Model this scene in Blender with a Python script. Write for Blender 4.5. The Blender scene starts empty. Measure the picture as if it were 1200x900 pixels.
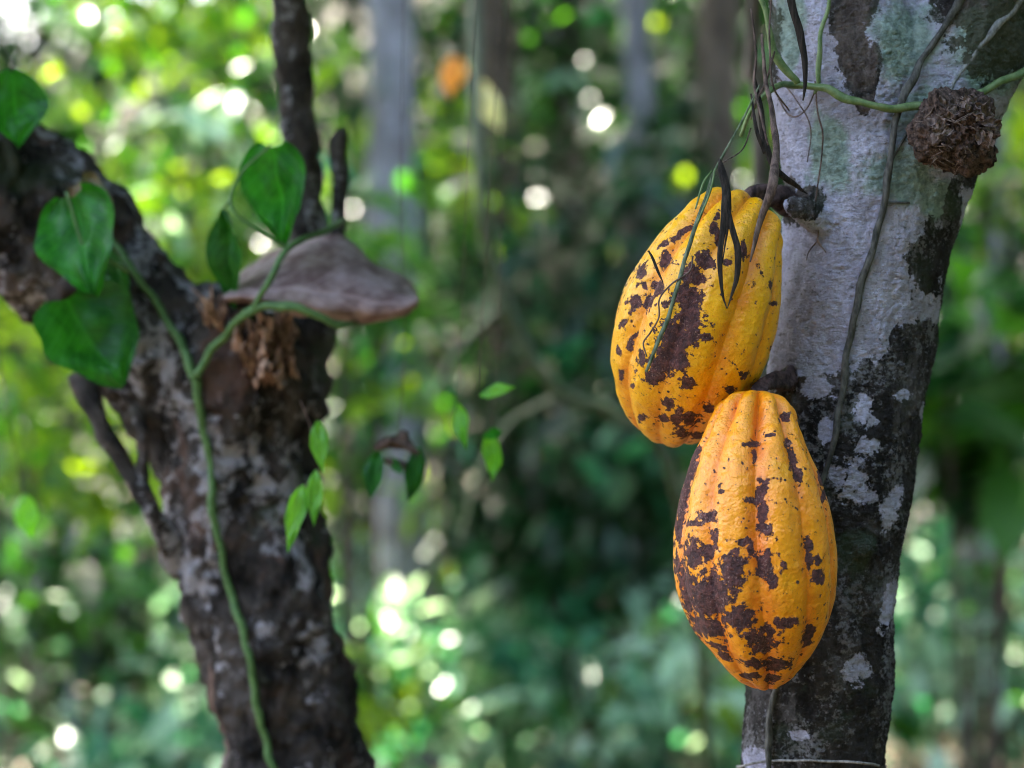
import bpy, bmesh, math, random
import numpy as np
from mathutils import Vector, Matrix, noise

random.seed(11)
rng = np.random.default_rng(11)
SC = bpy.context.scene
COL = SC.collection
R = math.radians

# ------------------------------------------------------------------ camera
CAM_Z = 1.20
LENS = 74.3
TAN = 36.0 / LENS            # picture width at 1 m
def P(px, py, Y):
    s = TAN * Y / 1200.0
    return Vector(((px - 600) * s, Y, CAM_Z - (py - 450) * s))
def S(n, Y):                 # n picture pixels as metres at distance Y
    return n * TAN * Y / 1200.0

cam_d = bpy.data.cameras.new('camera')
cam = bpy.data.objects.new('camera', cam_d); COL.objects.link(cam)
cam.location = (0, 0, CAM_Z); cam.rotation_euler = (R(90), 0, 0)
cam_d.lens = LENS; cam_d.sensor_width = 36; cam_d.clip_start = 0.02; cam_d.clip_end = 600
cam_d.dof.use_dof = True; cam_d.dof.focus_distance = 1.200; cam_d.dof.aperture_fstop = 4.8
SC.camera = cam

# ------------------------------------------------------------------ tagging
def tag(o, label=None, cat=None, group=None, kind=None):
    if label: o['label'] = label
    if cat: o['category'] = cat
    if group: o['group'] = group
    if kind: o['kind'] = kind
    return o
def empty(name, loc=(0, 0, 0), label=None, cat=None, group=None):
    o = bpy.data.objects.new(name, None); COL.objects.link(o)
    o.location = loc; o.empty_display_size = 0.05
    return tag(o, label, cat, group)
def link(name, me, mat, parent=None, smooth=True):
    """world-space mesh -> object; under a parent the mesh is moved into the parent's frame"""
    o = bpy.data.objects.new(name, me); COL.objects.link(o)
    if mat is not None: me.materials.clear(); me.materials.append(mat)
    if smooth:
        me.polygons.foreach_set('use_smooth', [True] * len(me.polygons))
    if parent is not None:
        q = parent; off = Vector((0, 0, 0))
        while q is not None: off += q.location; q = q.parent
        me.transform(Matrix.Translation(-off))
        o.parent = parent
    me.update()
    return o
def np_mesh(name, V, F):
    """V (n,3); F (m,k) equal sized faces"""
    me = bpy.data.meshes.new(name)
    V = np.asarray(V, np.float32); F = np.asarray(F, np.int32)
    me.vertices.add(len(V)); me.vertices.foreach_set('co', V.ravel())
    k = F.shape[1]
    me.loops.add(F.size); me.loops.foreach_set('vertex_index', F.ravel())
    me.polygons.add(len(F))
    me.polygons.foreach_set('loop_start', np.arange(0, F.size, k, dtype=np.int32))
    me.polygons.foreach_set('loop_total', np.full(len(F), k, np.int32))
    me.update(calc_edges=True)
    return me
def fattr(me, name, vals):
    a = me.attributes.new(name, 'FLOAT', 'POINT')
    a.data.foreach_set('value', np.asarray(vals, np.float32))
def verts_np(me):
    a = np.empty(len(me.vertices) * 3, np.float32); me.vertices.foreach_get('co', a)
    return a.reshape(-1, 3)

# ------------------------------------------------------------------ node helpers
class NT:
    def __init__(s, name):
        s.m = bpy.data.materials.new(name); s.m.use_nodes = True
        s.t = s.m.node_tree; s.t.nodes.clear()
        s.out = s.n('ShaderNodeOutputMaterial')
    def n(s, typ, ins=None, **kw):
        nd = s.t.nodes.new(typ)
        for k, v in kw.items(): setattr(nd, k, v)
        if ins:
            for k, v in ins.items(): s.set(nd.inputs[k], v)
        return nd
    def set(s, sock, v):
        if isinstance(v, bpy.types.NodeSocket): s.t.links.new(v, sock)
        else: sock.default_value = v
    def obj(s): return s.n('ShaderNodeTexCoord').outputs['Object']
    def attr(s, name): return s.n('ShaderNodeAttribute', attribute_name=name).outputs['Fac']
    def noise(s, vec, scale, detail=4, rough=.55, dist=0.0):
        return s.n('ShaderNodeTexNoise', {'Vector': vec, 'Scale': scale, 'Detail': detail, 'Roughness': rough, 'Distortion': dist}).outputs['Fac']
    def vor(s, vec, scale, feature='F1', rnd=1.0):
        return s.n('ShaderNodeTexVoronoi', {'Vector': vec, 'Scale': scale, 'Randomness': rnd}, feature=feature).outputs['Distance']
    def math(s, op, a, b=0.0, c=None, clamp=False):
        nd = s.n('ShaderNodeMath', operation=op, use_clamp=clamp)
        s.set(nd.inputs[0], a); s.set(nd.inputs[1], b)
        if c is not None: s.set(nd.inputs[2], c)
        return nd.outputs[0]
    def step(s, v, lo, hi, a=0.0, b=1.0):
        return s.n('ShaderNodeMapRange', {'Value': v, 'From Min': lo, 'From Max': hi, 'To Min': a, 'To Max': b}, interpolation_type='SMOOTHSTEP').outputs[0]
    def mix(s, f, a, b, mode='MIX'):
        nd = s.n('ShaderNodeMix', data_type='RGBA', blend_type=mode)
        s.set(nd.inputs[0], f)
        for i, v in ((6, a), (7, b)):
            if isinstance(v, tuple) and len(v) == 3: v = v + (1,)
            s.set(nd.inputs[i], v)
        return nd.outputs[2]
    def scale3(s, vec, x, y, z):
        return s.n('ShaderNodeMapping', {'Vector': vec, 'Scale': (x, y, z)}).outputs[0]
    def bump(s, h, strength, dist, normal=None):
        nd = s.n('ShaderNodeBump', {'Height': h, 'Strength': strength, 'Distance': dist})
        if normal is not None: s.set(nd.inputs['Normal'], normal)
        return nd.outputs[0]
    def bsdf(s, col, rough=.6, normal=None, spec=.5, **kw):
        if isinstance(col, tuple) and len(col) == 3: col = col + (1,)
        b = s.n('ShaderNodeBsdfPrincipled', {'Base Color': col, 'Roughness': rough, 'Specular IOR Level': spec})
        if normal is not None: s.set(b.inputs['Normal'], normal)
        for k, v in kw.items(): s.set(b.inputs[k.replace('_', ' ')], v)
        return b.outputs[0]
    def finish(s, sh):
        s.t.links.new(sh, s.out.inputs['Surface']); return s.m

# ------------------------------------------------------------------ materials
def mat_pod(name, c_main, c_deep, c_light):
    m = NT(name); o = m.obj(); f = m.attr('scab')
    n1 = m.noise(o, 230, 5, .62); n2 = m.noise(o, 620, 3, .5); n3 = m.noise(o, 60, 3)
    f2 = m.math('ADD', f, m.math('MULTIPLY', m.math('SUBTRACT', n1, .5), 2.5))
    f2 = m.math('ADD', f2, m.math('MULTIPLY', m.math('SUBTRACT', n2, .5), .35))
    scab = m.step(f2, .355, .39)
    # tiny loose specks
    v = m.vor(o, 95); sp = m.step(m.math('ADD', v, m.math('MULTIPLY', n2, .10)), .125, .145, 1, 0)
    sp = m.math('MULTIPLY', sp, m.step(m.noise(o, 26, 2), .50, .56))
    scab = m.math('MAXIMUM', scab, sp)
    rim = m.math('MULTIPLY', m.step(f2, .25, .38), m.math('SUBTRACT', 1.0, scab))
    # skin
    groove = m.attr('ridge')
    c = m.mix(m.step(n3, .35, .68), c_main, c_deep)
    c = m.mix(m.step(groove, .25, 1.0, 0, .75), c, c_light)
    c = m.mix(m.step(m.noise(o, 420, 3, .7), .52, .72, 0, .55), c, c_deep)
    tan = m.math('MULTIPLY', m.step(m.noise(o, 150, 4, .7, .6), .60, .70), .55)
    c = m.mix(tan, c, (.47, .12, .012))
    vf = m.vor(o, 1050); c = m.mix(m.step(vf, .16, .24, .55, 0), c, (.42, .13, .01))
    c = m.mix(m.math('MULTIPLY', rim, .62), c, (.30, .055, .010))
    c = m.mix(m.math('MULTIPLY', m.step(m.noise(o, 34, 4, .6), .58, .70), .22), c, (.62, .36, .012))
    # scab crust
    k1 = m.noise(o, 300, 4, .65); k2 = m.vor(o, 520)
    cs = m.mix(m.step(k1, .38, .66), (.050, .013, .013), (.165, .050, .042))
    cs = m.mix(m.step(m.math('ADD', m.noise(o, 750, 3, .7), m.math('MULTIPLY', m.noise(o, 90, 2), .5)), .84, .97), cs, (.32, .17, .14))
    cs = m.mix(m.math('MULTIPLY', m.step(f2, .50, .38), .65), cs, (.020, .008, .007))
    col = m.mix(scab, c, cs)
    h = m.math('MULTIPLY', m.noise(o, 170, 3, .5), .8)
    h = m.math('ADD', h, m.math('MULTIPLY', m.noise(o, 480, 3, .6), .40))
    hs = m.math('ADD', m.math('MULTIPLY', k1, 2.2), m.math('MULTIPLY', m.noise(o, 900, 3, .7), 1.3))
    hs = m.math('SUBTRACT', m.math('MULTIPLY', hs, scab), m.math('MULTIPLY', scab, .9))
    nb = m.bump(m.math('ADD', h, hs), .9, .0022)
    rough = m.mix(scab, m.step(n3, .3, .7, .28, .42), (.72, .72, .72))
    return m.finish(m.bsdf(col, rough, nb, .55, Subsurface_Weight=.04, Subsurface_Radius=(.004, .0015, .0004), Subsurface_Scale=.5))

def mat_bark_lichen():
    m = NT('lichen_bark'); o = m.obj()
    ol = m.scale3(o, 1, 1, .45)
    n1 = m.noise(o, 75, 7, .68, .3); n2 = m.noise(o, 260, 4, .65)
    dn = m.math('MULTIPLY', m.math('SUBTRACT', n1, .5), 1.7)
    dn = m.math('ADD', dn, m.math('MULTIPLY', m.math('SUBTRACT', n2, .5), .55))
    L = m.math('ADD', m.attr('lichen'), dn)
    lich = m.step(L, .46, .53)
    G = m.math('ADD', m.attr('moss'), m.math('MULTIPLY', m.math('SUBTRACT', m.noise(o, 48, 5, .65), .5), 1.3))
    moss = m.step(G, .36, .72)
    # dark bark, also drawing the shade painted along the right edge
    d = m.mix(m.step(m.noise(ol, 60, 6, .7), .36, .66), (.010, .0085, .0075), (.058, .049, .044))
    d = m.mix(m.step(m.noise(ol, 34, 5, .7, .5), .50, .62, 0, .8), d, (.15, .135, .13))
    d = m.mix(m.step(m.math('ADD', m.math('MULTIPLY', m.noise(o, 300, 4, .75), .55), m.math('MULTIPLY', m.noise(o, 32, 5, .6), .45)), .515, .58, 0, .8), d, (.30, .29, .30))
    d = m.mix(m.step(m.noise(o, 38, 3, .6), .56, .68, 0, .5), d, (.050, .068, .038))
    # brown bare bark
    B = m.math('ADD', m.attr('brown'), m.math('MULTIPLY', m.math('SUBTRACT', n1, .5), .9))
    bro = m.step(B, .38, .56)
    d = m.mix(m.math('MULTIPLY', bro, .85), d, m.mix(m.step(m.noise(ol, 150, 5, .7), .35, .65), (.07, .050, .042), (.21, .165, .145)))
    # lichen crust: lavender white with grey brown flecks, crust tone and painted flake shadows
    lc = m.mix(m.step(m.noise(o, 46, 5, .7), .36, .66), (.51, .485, .605), (.76, .735, .90))
    lc = m.mix(m.step(m.noise(o, 330, 5, .8), .52, .62, 0, .55), lc, (.30, .28, .29))
    lc = m.mix(m.step(m.noise(m.scale3(o, 1, 1, 2.2), 260, 5, .8), .42, .34, 0, .9), lc, (.84, .82, .92))
    lc = m.mix(m.step(m.noise(m.scale3(o, 1, 1, 3.2), 150, 6, .8), .565, .62, 0, .8), lc, (.15, .13, .13))
    lc = m.mix(m.math('MULTIPLY', moss, .82), lc, m.mix(m.step(m.noise(o, 130, 4, .7), .35, .62), (.15, .25, .17), (.42, .58, .47)))
    col = m.mix(lich, d, lc)
    col = m.mix(m.math('MULTIPLY', m.math('MULTIPLY', moss, m.math('SUBTRACT', 1.0, lich)), .6), col, (.085, .125, .07))
    h = m.math('ADD', m.math('MULTIPLY', m.noise(ol, 110, 7, .75), 2.2), m.math('MULTIPLY', m.noise(m.scale3(o, 1, 1, 3.0), 210, 5, .7), 1.3))
    h = m.math('ADD', h, m.math('MULTIPLY', m.noise(o, 620, 3, .7), .45))
    h = m.math('ADD', h, m.math('MULTIPLY', lich, .7))
    h2 = m.math('MULTIPLY', m.noise(ol, 50, 6, .7), m.math('SUBTRACT', 2.4, m.math('MULTIPLY', lich, 2.0)))
    nb = m.bump(m.math('ADD', h, h2), 1.0, .0045)
    return m.finish(m.bsdf(col, m.step(lich, 0, 1, .7, .9), nb, .22))

def mat_bark_dark(name='dark_bark', base=(.008, .007, .0065), hi=(.11, .092, .084), red=(.16, .095, .076), pale=(.46, .43, .46), sc=1.0, amt=1.0):
    m = NT(name); o = m.obj(); ol = m.scale3(o, 1, 1, .5)
    c = m.mix(m.step(m.noise(ol, 42 * sc, 6, .7), .36, .68), base, hi)
    c = m.mix(m.math('MULTIPLY', m.step(m.noise(ol, 17 * sc, 5, .65, .4), .52, .64), .75 * amt), c, red)
    c = m.mix(m.math('MULTIPLY', m.step(m.math('ADD', m.math('MULTIPLY', m.noise(o, 55 * sc, 6, .8, .3), .6), m.math('MULTIPLY', m.noise(o, 14 * sc, 3, .6), .4)), .525, .58), .8 * amt), c, pale)
    c = m.mix(m.math('MULTIPLY', m.step(m.noise(o, 11 * sc, 3, .6), .56, .68), .5), c, (.05, .075, .04))
    h = m.math('ADD', m.noise(ol, 45 * sc, 7, .75), m.math('MULTIPLY', m.noise(o, 170 * sc, 4, .7), .5))
    return m.finish(m.bsdf(c, .9, m.bump(h, 1.0, .012 / max(sc, .6)), .15))

def mat_wood(name, c0, c1, sc=120, stretch=.2, rough=.8, bump=.002):
    m = NT(name); o = m.obj(); ol = m.scale3(o, 1, 1, stretch)
    n = m.noise(ol, sc, 5, .7)
    c = m.mix(m.step(n, .34, .66), c0, c1)
    return m.finish(m.bsdf(c, rough, m.bump(n, .9, bump * 1.5), .2))

def mat_leaf(name, c0, c1, trans=.35, rough=.38, tcol=None, veins=False, spec=.5, vein=.45):
    m = NT(name)
    if veins:
        uv = m.n('ShaderNodeUVMap', uv_map='uv').outputs[0]
        sep = m.n('ShaderNodeSeparateXYZ', {'Vector': uv})
        s_ = m.math('ABSOLUTE', m.math('SUBTRACT', sep.outputs[0], .5))   # 0..0.5
        mid = m.step(s_, .010, .030, 1, 0)
        w = m.math('FRACT', m.math('MULTIPLY', m.math('SUBTRACT', sep.outputs[1], m.math('MULTIPLY', s_, .75)), 7.0))
        w = m.math('ABSOLUTE', m.math('SUBTRACT', w, .5))
        sv = m.step(w, .02, .07, 1, 0)
        v = m.math('MAXIMUM', mid, m.math('MULTIPLY', sv, .8))
        o = m.obj(); n = m.noise(o, 55, 4, .6)
        c = m.mix(m.step(n, .35, .65), c0, c1)
        c = m.mix(m.math('MULTIPLY', v, vein), c, tuple(min(1, x * 1.7 + .01) for x in c1))
        nb = m.bump(m.math('ADD', m.math('MULTIPLY', v, -1.0), m.noise(o, 140, 3)), .6, .0012)
    else:
        r = m.attr('rnd')
        c = m.mix(r, c0, c1); nb = None
    b = m.bsdf(c, rough, nb, spec)
    tc = m.mix(1.0, c, (tcol or (1.9, 1.9, .7)), 'MULTIPLY')
    t = m.n('ShaderNodeBsdfTranslucent', {'Color': tc})
    if nb is not None: m.set(t.inputs['Normal'], nb)
    mx = m.n('ShaderNodeMixShader', {'Fac': trans})
    m.t.links.new(b, mx.inputs[1]); m.t.links.new(t.outputs[0], mx.inputs[2])
    return m.finish(mx.outputs[0])

def mat_stem(name, c0, c1, rough=.55, sc=160):
    m = NT(name); o = m.obj(); n = m.noise(o, sc, 5, .7)
    return m.finish(m.bsdf(m.mix(m.step(n, .35, .65), c0, c1), rough, m.bump(n, .6, .0008), .4))

def mat_ground():
    m = NT('forest_soil'); o = m.obj()
    c = m.mix(m.step(m.noise(o, 3, 5, .6), .35, .65), (.022, .017, .012), (.060, .044, .030))
    c = m.mix(m.step(m.noise(o, 26, 5, .7), .52, .66, 0, .8), c, (.05, .075, .028))
    c = m.mix(m.step(m.vor(o, 14), .12, .3, .6, 0), c, (.19, .12, .07))
    return m.finish(m.bsdf(c, .9, m.bump(m.noise(o, 22, 6, .7), 1, .03), .2))

M = {}
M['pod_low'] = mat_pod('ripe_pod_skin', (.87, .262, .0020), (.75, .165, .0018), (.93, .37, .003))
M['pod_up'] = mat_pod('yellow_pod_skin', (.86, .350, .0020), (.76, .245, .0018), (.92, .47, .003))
M['lichen'] = mat_bark_lichen()
M['bark'] = mat_bark_dark()
M['bark_pole'] = mat_bark_dark('mottled_bark', (.03, .026, .024), (.13, .11, .10), (.09, .07, .06), (.42, .40, .42), 1.5)
M['bark_grey'] = mat_bark_dark('pale_grey_bark', (.15, .135, .14), (.30, .275, .30), (.13, .10, .095), (.42, .39, .43), .35, .9)
M['bark_greyd'] = mat_bark_dark('grey_bark', (.10, .095, .105), (.22, .205, .23), (.13, .11, .10), (.36, .34, .38), .35, .5)
M['bark_brown'] = mat_bark_dark('brown_bark', (.045, .032, .024), (.12, .085, .062), (.14, .09, .06), (.2, .17, .15), .35, .4)
M['splinter'] = mat_wood('splintered_wood', (.10, .052, .036), (.60, .39, .29), 160, .15, .85, .002)
M['stalk'] = mat_wood('pod_stalk_bark', (.020, .012, .012), (.115, .070, .066), 240, .5, .8, .0012)
M['dryvine'] = mat_wood('dry_vine_bark', (.035, .022, .018), (.17, .115, .095), 300, .3, .75, .0008)
M['blackvine'] = mat_wood('withered_leaf', (.006, .005, .004), (.045, .033, .026), 420, .12, .75, .002)
M['root'] = mat_wood('clinging_root', (.030, .030, .026), (.115, .110, .098), 260, .4, .8, .0008)
M['deadstem'] = mat_wood('dead_green_stem', (.05, .075, .04), (.17, .20, .13), 300, .3, .75, .0008)
M['greyroot'] = mat_wood('pale_root', (.10, .10, .095), (.26, .26, .25), 260, .4, .8, .0008)
M['gvine'] = mat_stem('green_vine_stem', (.062, .115, .030), (.145, .20, .075))
M['mossy'] = mat_stem('mossy_branch', (.020, .034, .012), (.050, .078, .026))
M['gvine2'] = mat_stem('fresh_vine_stem', (.055, .13, .035), (.10, .20, .060))
M['nest'] = mat_wood('fibrous_debris', (.012, .008, .0065), (.15, .098, .078), 260, .8, .95, .003)
M['flake'] = mat_wood('crumbling_flake', (.05, .034, .028), (.22, .16, .135), 200, .6, .95, .002)
M['fibre'] = mat_wood('debris_fibre', (.07, .045, .035), (.23, .17, .14), 300, .5, .9, .001)
M['twine'] = mat_wood('twine_fibre', (.16, .15, .14), (.36, .34, .33), 500, .4, .9, .0006)
M['vleaf'] = mat_leaf('vine_leaf', (.012, .110, .012), (.034, .21, .018), .42, .40, (1.4, 2.0, .5), True, .3)
M['vleaf_d'] = mat_leaf('vine_leaf_deep', (.009, .075, .010), (.022, .135, .014), .30, .42, (1.4, 1.9, .5), True, .25)
M['vleaf_b'] = mat_leaf('vine_leaf_bright', (.10, .33, .030), (.17, .44, .05), .5, .38, (1.5, 1.7, .5), True)
M['vleaf_s'] = mat_leaf('vine_leaf_spotted', (.05, .10, .02), (.17, .09, .035), .2, .5, (1.5, 1.5, .7), True)
M['dryleaf'] = mat_leaf('dead_leaf', (.17, .105, .10), (.38, .28, .275), .04, .75, (1.2, .9, .7), True, .2, .28)
LF = {
 'yellow': mat_leaf('yellow_green_leaves', (.095, .21, .012), (.22, .33, .020), .50, .45, (1.7, 1.6, .5), spec=.35),
 'green':  mat_leaf('green_leaves', (.022, .085, .011), (.065, .17, .019), .42, .42, (1.5, 1.8, .6), spec=.35),
 'dark':   mat_leaf('shadow_dark_leaves', (.004, .020, .006), (.014, .050, .012), .22, .33, (1.3, 1.8, .8)),  # deep green lowered towards black to paint in the undergrowth's shadows
 'teal':   mat_leaf('bluish_leaves', (.014, .085, .040), (.055, .20, .095), .38, .36, (1.4, 1.9, 1.2), spec=.45),
 'pale':   mat_leaf('glare_pale_leaves', (.16, .32, .18), (.50, .62, .46), .38, .36, (1.3, 1.4, 1.0), spec=.45),  # paleness paints sun glare on the foliage into the leaf colour
 'litter': mat_leaf('leaf_litter', (.07, .038, .018), (.24, .14, .07), .05, .7, (1, 1, 1)),
}

# ------------------------------------------------------------------ geometry helpers
def crom(pts, n):
    """Catmull-Rom through points (each a tuple of any length), n samples a span"""
    A = np.array(pts, float); A = np.vstack([2 * A[0] - A[1], A, 2 * A[-1] - A[-2]])
    out = []
    for i in range(1, len(A) - 2):
        for k in range(n):
            t = k / n
            out.append(.5 * ((2 * A[i]) + (-A[i-1] + A[i+1]) * t + (2*A[i-1] - 5*A[i] + 4*A[i+1] - A[i+2]) * t*t + (-A[i-1] + 3*A[i] - 3*A[i+1] + A[i+2]) * t**3))
    out.append(A[-2]); return np.array(out)
def tube_vf(pts, nseg=12, span=8, wob=0.0, flat=1.0, seed=0.0, jit=.8):
    """pts: (x,y,z,r) -> verts, quads with closed ends"""
    C = crom(pts, span); V = []; n = len(C)
    if wob and jit:
        for q in C[1:-1]:
            p_ = Vector(q[:3]); f_ = jit * min(q[3], .004)
            q[0] += f_ * noise.noise(p_ * 70 + Vector((seed, 0, 0))); q[2] += f_ * noise.noise(p_ * 70 + Vector((0, 9, seed)))
            q[3] *= 1 + .22 * noise.noise(p_ * 45) + .35 * max(0, noise.noise(p_ * 28 + Vector((3, 3, 3))) - .25)
    d = np.gradient(C[:, :3], axis=0); d /= np.linalg.norm(d, axis=1)[:, None] + 1e-12
    up = np.array([0.0, -1.0, 0.0]) if abs(d[0][1]) < .8 else np.array([1.0, 0, 0])
    for i in range(n):
        t = d[i]; a = np.cross(t, up); a /= np.linalg.norm(a); b = np.cross(a, t); up = b
        r = max(C[i][3], 1e-5)
        for k in range(nseg):
            th = 2 * math.pi * k / nseg
            rr = r
            if wob:
                q = Vector((C[i][0] * 60 + math.cos(th) * 1.3 + seed, C[i][2] * 60 + math.sin(th) * 1.3, C[i][1] * 40))
                rr *= 1 + wob * noise.noise(q)
            V.append(C[i][:3] + rr * (math.cos(th) * a + flat * math.sin(th) * b))
    F = []
    for i in range(n - 1):
        for k in range(nseg):
            k2 = (k + 1) % nseg
            F.append((i * nseg + k, i * nseg + k2, (i + 1) * nseg + k2, (i + 1) * nseg + k))
    V.append(C[0][:3]); V.append(C[-1][:3]); c0 = len(V) - 2; c1 = c0 + 1
    T = []
    for k in range(nseg):
        k2 = (k + 1) % nseg
        T.append((c0, k2, k)); T.append((c1, (n - 1) * nseg + k, (n - 1) * nseg + k2))
    return V, F, T
def tubes(name, mat, parent, lst, **kw):
    me = bpy.data.meshes.new(name); V = []; F = []
    for pts in lst:
        v, f, t = tube_vf(pts, **kw); o = len(V)
        V += [tuple(x) for x in v]; F += [tuple(i + o for i in q) for q in f + t]
    me.from_pydata(V, [], F); me.update()
    return link(name, me, mat, parent)
def pt(px, py, Y, rpx):
    p = P(px, py, Y); return (p.x, p.y, p.z, S(rpx, Y))

def voxel(lst, size, name, nseg=24, span=6, smooth=3, extra=None):
    """fuse tubes to one continuous surface"""
    me = bpy.data.meshes.new('tmp'); V = []; F = []
    for pts in lst:
        v, f, t = tube_vf(pts, nseg, span); o = len(V)
        V += [tuple(x) for x in v]; F += [tuple(i + o for i in q) for q in f + t]
    me.from_pydata(V, [], F); me.update()
    ob = bpy.data.objects.new('tmp', me); COL.objects.link(ob)
    bmx = bmesh.new(); bmx.from_mesh(me); bmesh.ops.recalc_face_normals(bmx, faces=bmx.faces); bmx.to_mesh(me); bmx.free()
    md = ob.modifiers.new('r', 'REMESH'); md.mode = 'VOXEL'; md.voxel_size = size; md.adaptivity = 0
    if smooth:
        ms = ob.modifiers.new('s', 'SMOOTH'); ms.factor = .5; ms.iterations = smooth
    dg = bpy.context.evaluated_depsgraph_get(); dg.update()
    out = bpy.data.meshes.new_from_object(ob.evaluated_get(dg)); out.name = name
    bpy.data.objects.remove(ob); bpy.data.meshes.remove(me)
    return out
def displace(me, fn):
    V = verts_np(me); N = np.empty(len(V) * 3, np.float32); me.vertex_normals.foreach_get('vector', N); N = N.reshape(-1, 3)
    D = np.array([fn(Vector(v)) for v in V], np.float32)
    V = V + N * D[:, None]; me.vertices.foreach_set('co', V.ravel()); me.update()

def blobs(X, Z, lst):
    """field in picture-pixel units: 1 at a blob's heart, .37 on its outline"""
    f = np.zeros_like(X)
    for b in lst:
        cx, cy, rx, ry = b[:4]; a = R(b[4]) if len(b) > 4 else 0
        dx, dy = X - cx, Z - cy
        u = (dx * math.cos(a) + dy * math.sin(a)) / rx; v = (-dx * math.sin(a) + dy * math.cos(a)) / ry
        f = np.maximum(f, np.exp(-(u * u + v * v)))
    return f

# ------------------------------------------------------------------ cacao pods
def pod(name, root, axis, prof, mat, spots, phase, ridge, seed, nth=420, nt=440):
    C = crom([tuple(p) for p in axis], 40)
    # arc-length resample
    seg = np.r_[0, np.cumsum(np.linalg.norm(np.diff(C, axis=0), axis=1))]; L = seg[-1]
    pr = np.array(prof)
    tt = (1 - np.cos(np.linspace(0, math.pi, nt))) / 2 * .5 + np.linspace(0, 1, nt) * .5
    Cc = np.stack([np.interp(tt * L, seg, C[:, k]) for k in range(3)], 1)
    # smooth profile
    ts = np.linspace(0, 1, 1201); rs = np.interp(ts, pr[:, 0], pr[:, 1])
    k = np.hanning(81); k /= k.sum(); rp = np.r_[-rs[1:41][::-1] , rs, -rs[-41:-1][::-1]]
    rs = np.convolve(rp, k, 'valid'); rr = np.maximum(np.interp(tt, ts, rs), 0) * .965
    rr[0] = 0; rr[-1] = 0
    T = np.gradient(Cc, axis=0); T /= np.linalg.norm(T, axis=1)[:, None]
    up = np.array([0, -1.0, 0]); V = np.empty((nt, nth, 3)); RG = np.empty((nt, nth))
    th = np.linspace(0, 2 * math.pi, nth, endpoint=False)
    for i in range(nt):
        t = T[i]; a = np.cross(t, up); a /= np.linalg.norm(a); b = np.cross(a, t); up = b   # b faces the viewer
        u = tt[i]
        tw = phase + .10 * math.sin(u * 3.1)
        # ten furrows, every second one deep
        f5 = np.abs(np.sin(2.5 * (th - tw))); f10 = np.abs(np.sin(5 * (th - tw)))
        deep = np.clip(1 - f5 / .75, 0, 1) ** 1.3; shallow = (1 - f10) ** 1.15
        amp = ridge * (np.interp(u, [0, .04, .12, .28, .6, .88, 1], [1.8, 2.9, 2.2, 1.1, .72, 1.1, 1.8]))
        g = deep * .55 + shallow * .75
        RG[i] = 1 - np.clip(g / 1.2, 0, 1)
        r = rr[i] * (1 - amp * g)
        V[i] = Cc[i] + r[:, None] * (np.cos(th)[:, None] * b + np.sin(th)[:, None] * a)
    V = V.reshape(-1, 3)
    # warty skin
    axd = Vector(C[-1] - C[0]).normalized()
    ctr = np.repeat(Cc, nth, 0); nrm = V - ctr; nl = np.linalg.norm(nrm, axis=1); nrm /= nl[:, None] + 1e-9
    dsp = np.empty(len(V)); sd = Vector((seed, seed * 2, 0))
    for i, v in enumerate(V):
        q = Vector(v)
        al = q.dot(axd)
        qq = q - axd * al * .45
        dsp[i] = .0010 * noise.noise(qq * 62 + sd) + .00075 * noise.noise(qq * 150 + sd) + .0011 * noise.noise(q * 24 + sd)
    V = V + nrm * (dsp * np.clip(nl / .012, 0, 1))[:, None]
    i, j = np.meshgrid(np.arange(nt - 1), np.arange(nth), indexing='ij'); j2 = (j + 1) % nth
    F = np.stack([i * nth + j, i * nth + j2, (i + 1) * nth + j2, (i + 1) * nth + j], -1).reshape(-1, 4)
    me = np_mesh(name, V, F)
    X = V[:, 0] / (TAN * V[:, 1] / 1200) + 600; Z = 450 - (V[:, 2] - CAM_Z) / (TAN * V[:, 1] / 1200)
    front = np.clip((np.einsum('ij,ij->i', nrm, np.tile([0, -1.0, 0], (len(V), 1))) + .25) / .3, 0, 1)
    f = blobs(X, Z, spots)
    back = np.array([noise.noise(Vector(v) * 42 + sd) for v in V[::1]]) * .9 + .2
    fattr(me, 'scab', f * front + np.clip(back, 0, .8) * (1 - front))
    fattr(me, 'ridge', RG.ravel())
    bmx = bmesh.new(); bmx.from_mesh(me); bmesh.ops.remove_doubles(bmx, verts=bmx.verts, dist=1e-6)
    bmesh.ops.recalc_face_normals(bmx, faces=bmx.faces); bmx.to_mesh(me); bmx.free()
    return link(name, me, mat, root)

low_spots = [(813,649,11,20),(833,698,27,31,20),(858,671,15,25,10),(829,733,25,14,15),(867,724,20,16),(806,689,9,32,-8),(887,747,20,7,10),
 (900,738,12,7),(919,731,17,6,-15),(893,759,16,7),(909,778,17,8),(882,778,14,5,15),(851,769,11,4,30),(840,757,14,3,25),(882,587,11,5,20),(892,577,7,13,15),
 (893,600,6,17),(897,620,9,8),(897,663,10,18),(907,682,7,8),(873,635,11,5),(879,644,4,8),(829,606,11,8),(815,613,12,4),(831,647,8,10,20),(838,629,4,7),
 (929,540,5,13,-15),(935,555,6,9),(882,521,10,4),(884,534,3,9),(901,510,6,2.5),(920,490,6,6),(923,518,4,6),(948,656,5,13),(958,676,8,10),(947,640,6,8),
 (959,657,4,6),(947,744,6,14,10),(961,560,3,10,-10),(965,580,3,8),(810,550,6,32,15),(799,592,6,30,10),(795,618,5,18),(793,662,4,12),(919,662,4,4),
 (878,792,12,4),(905,795,9,6),(845,576,4,2.5),(828,650,5,5),(935,682,2,2)]
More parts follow.
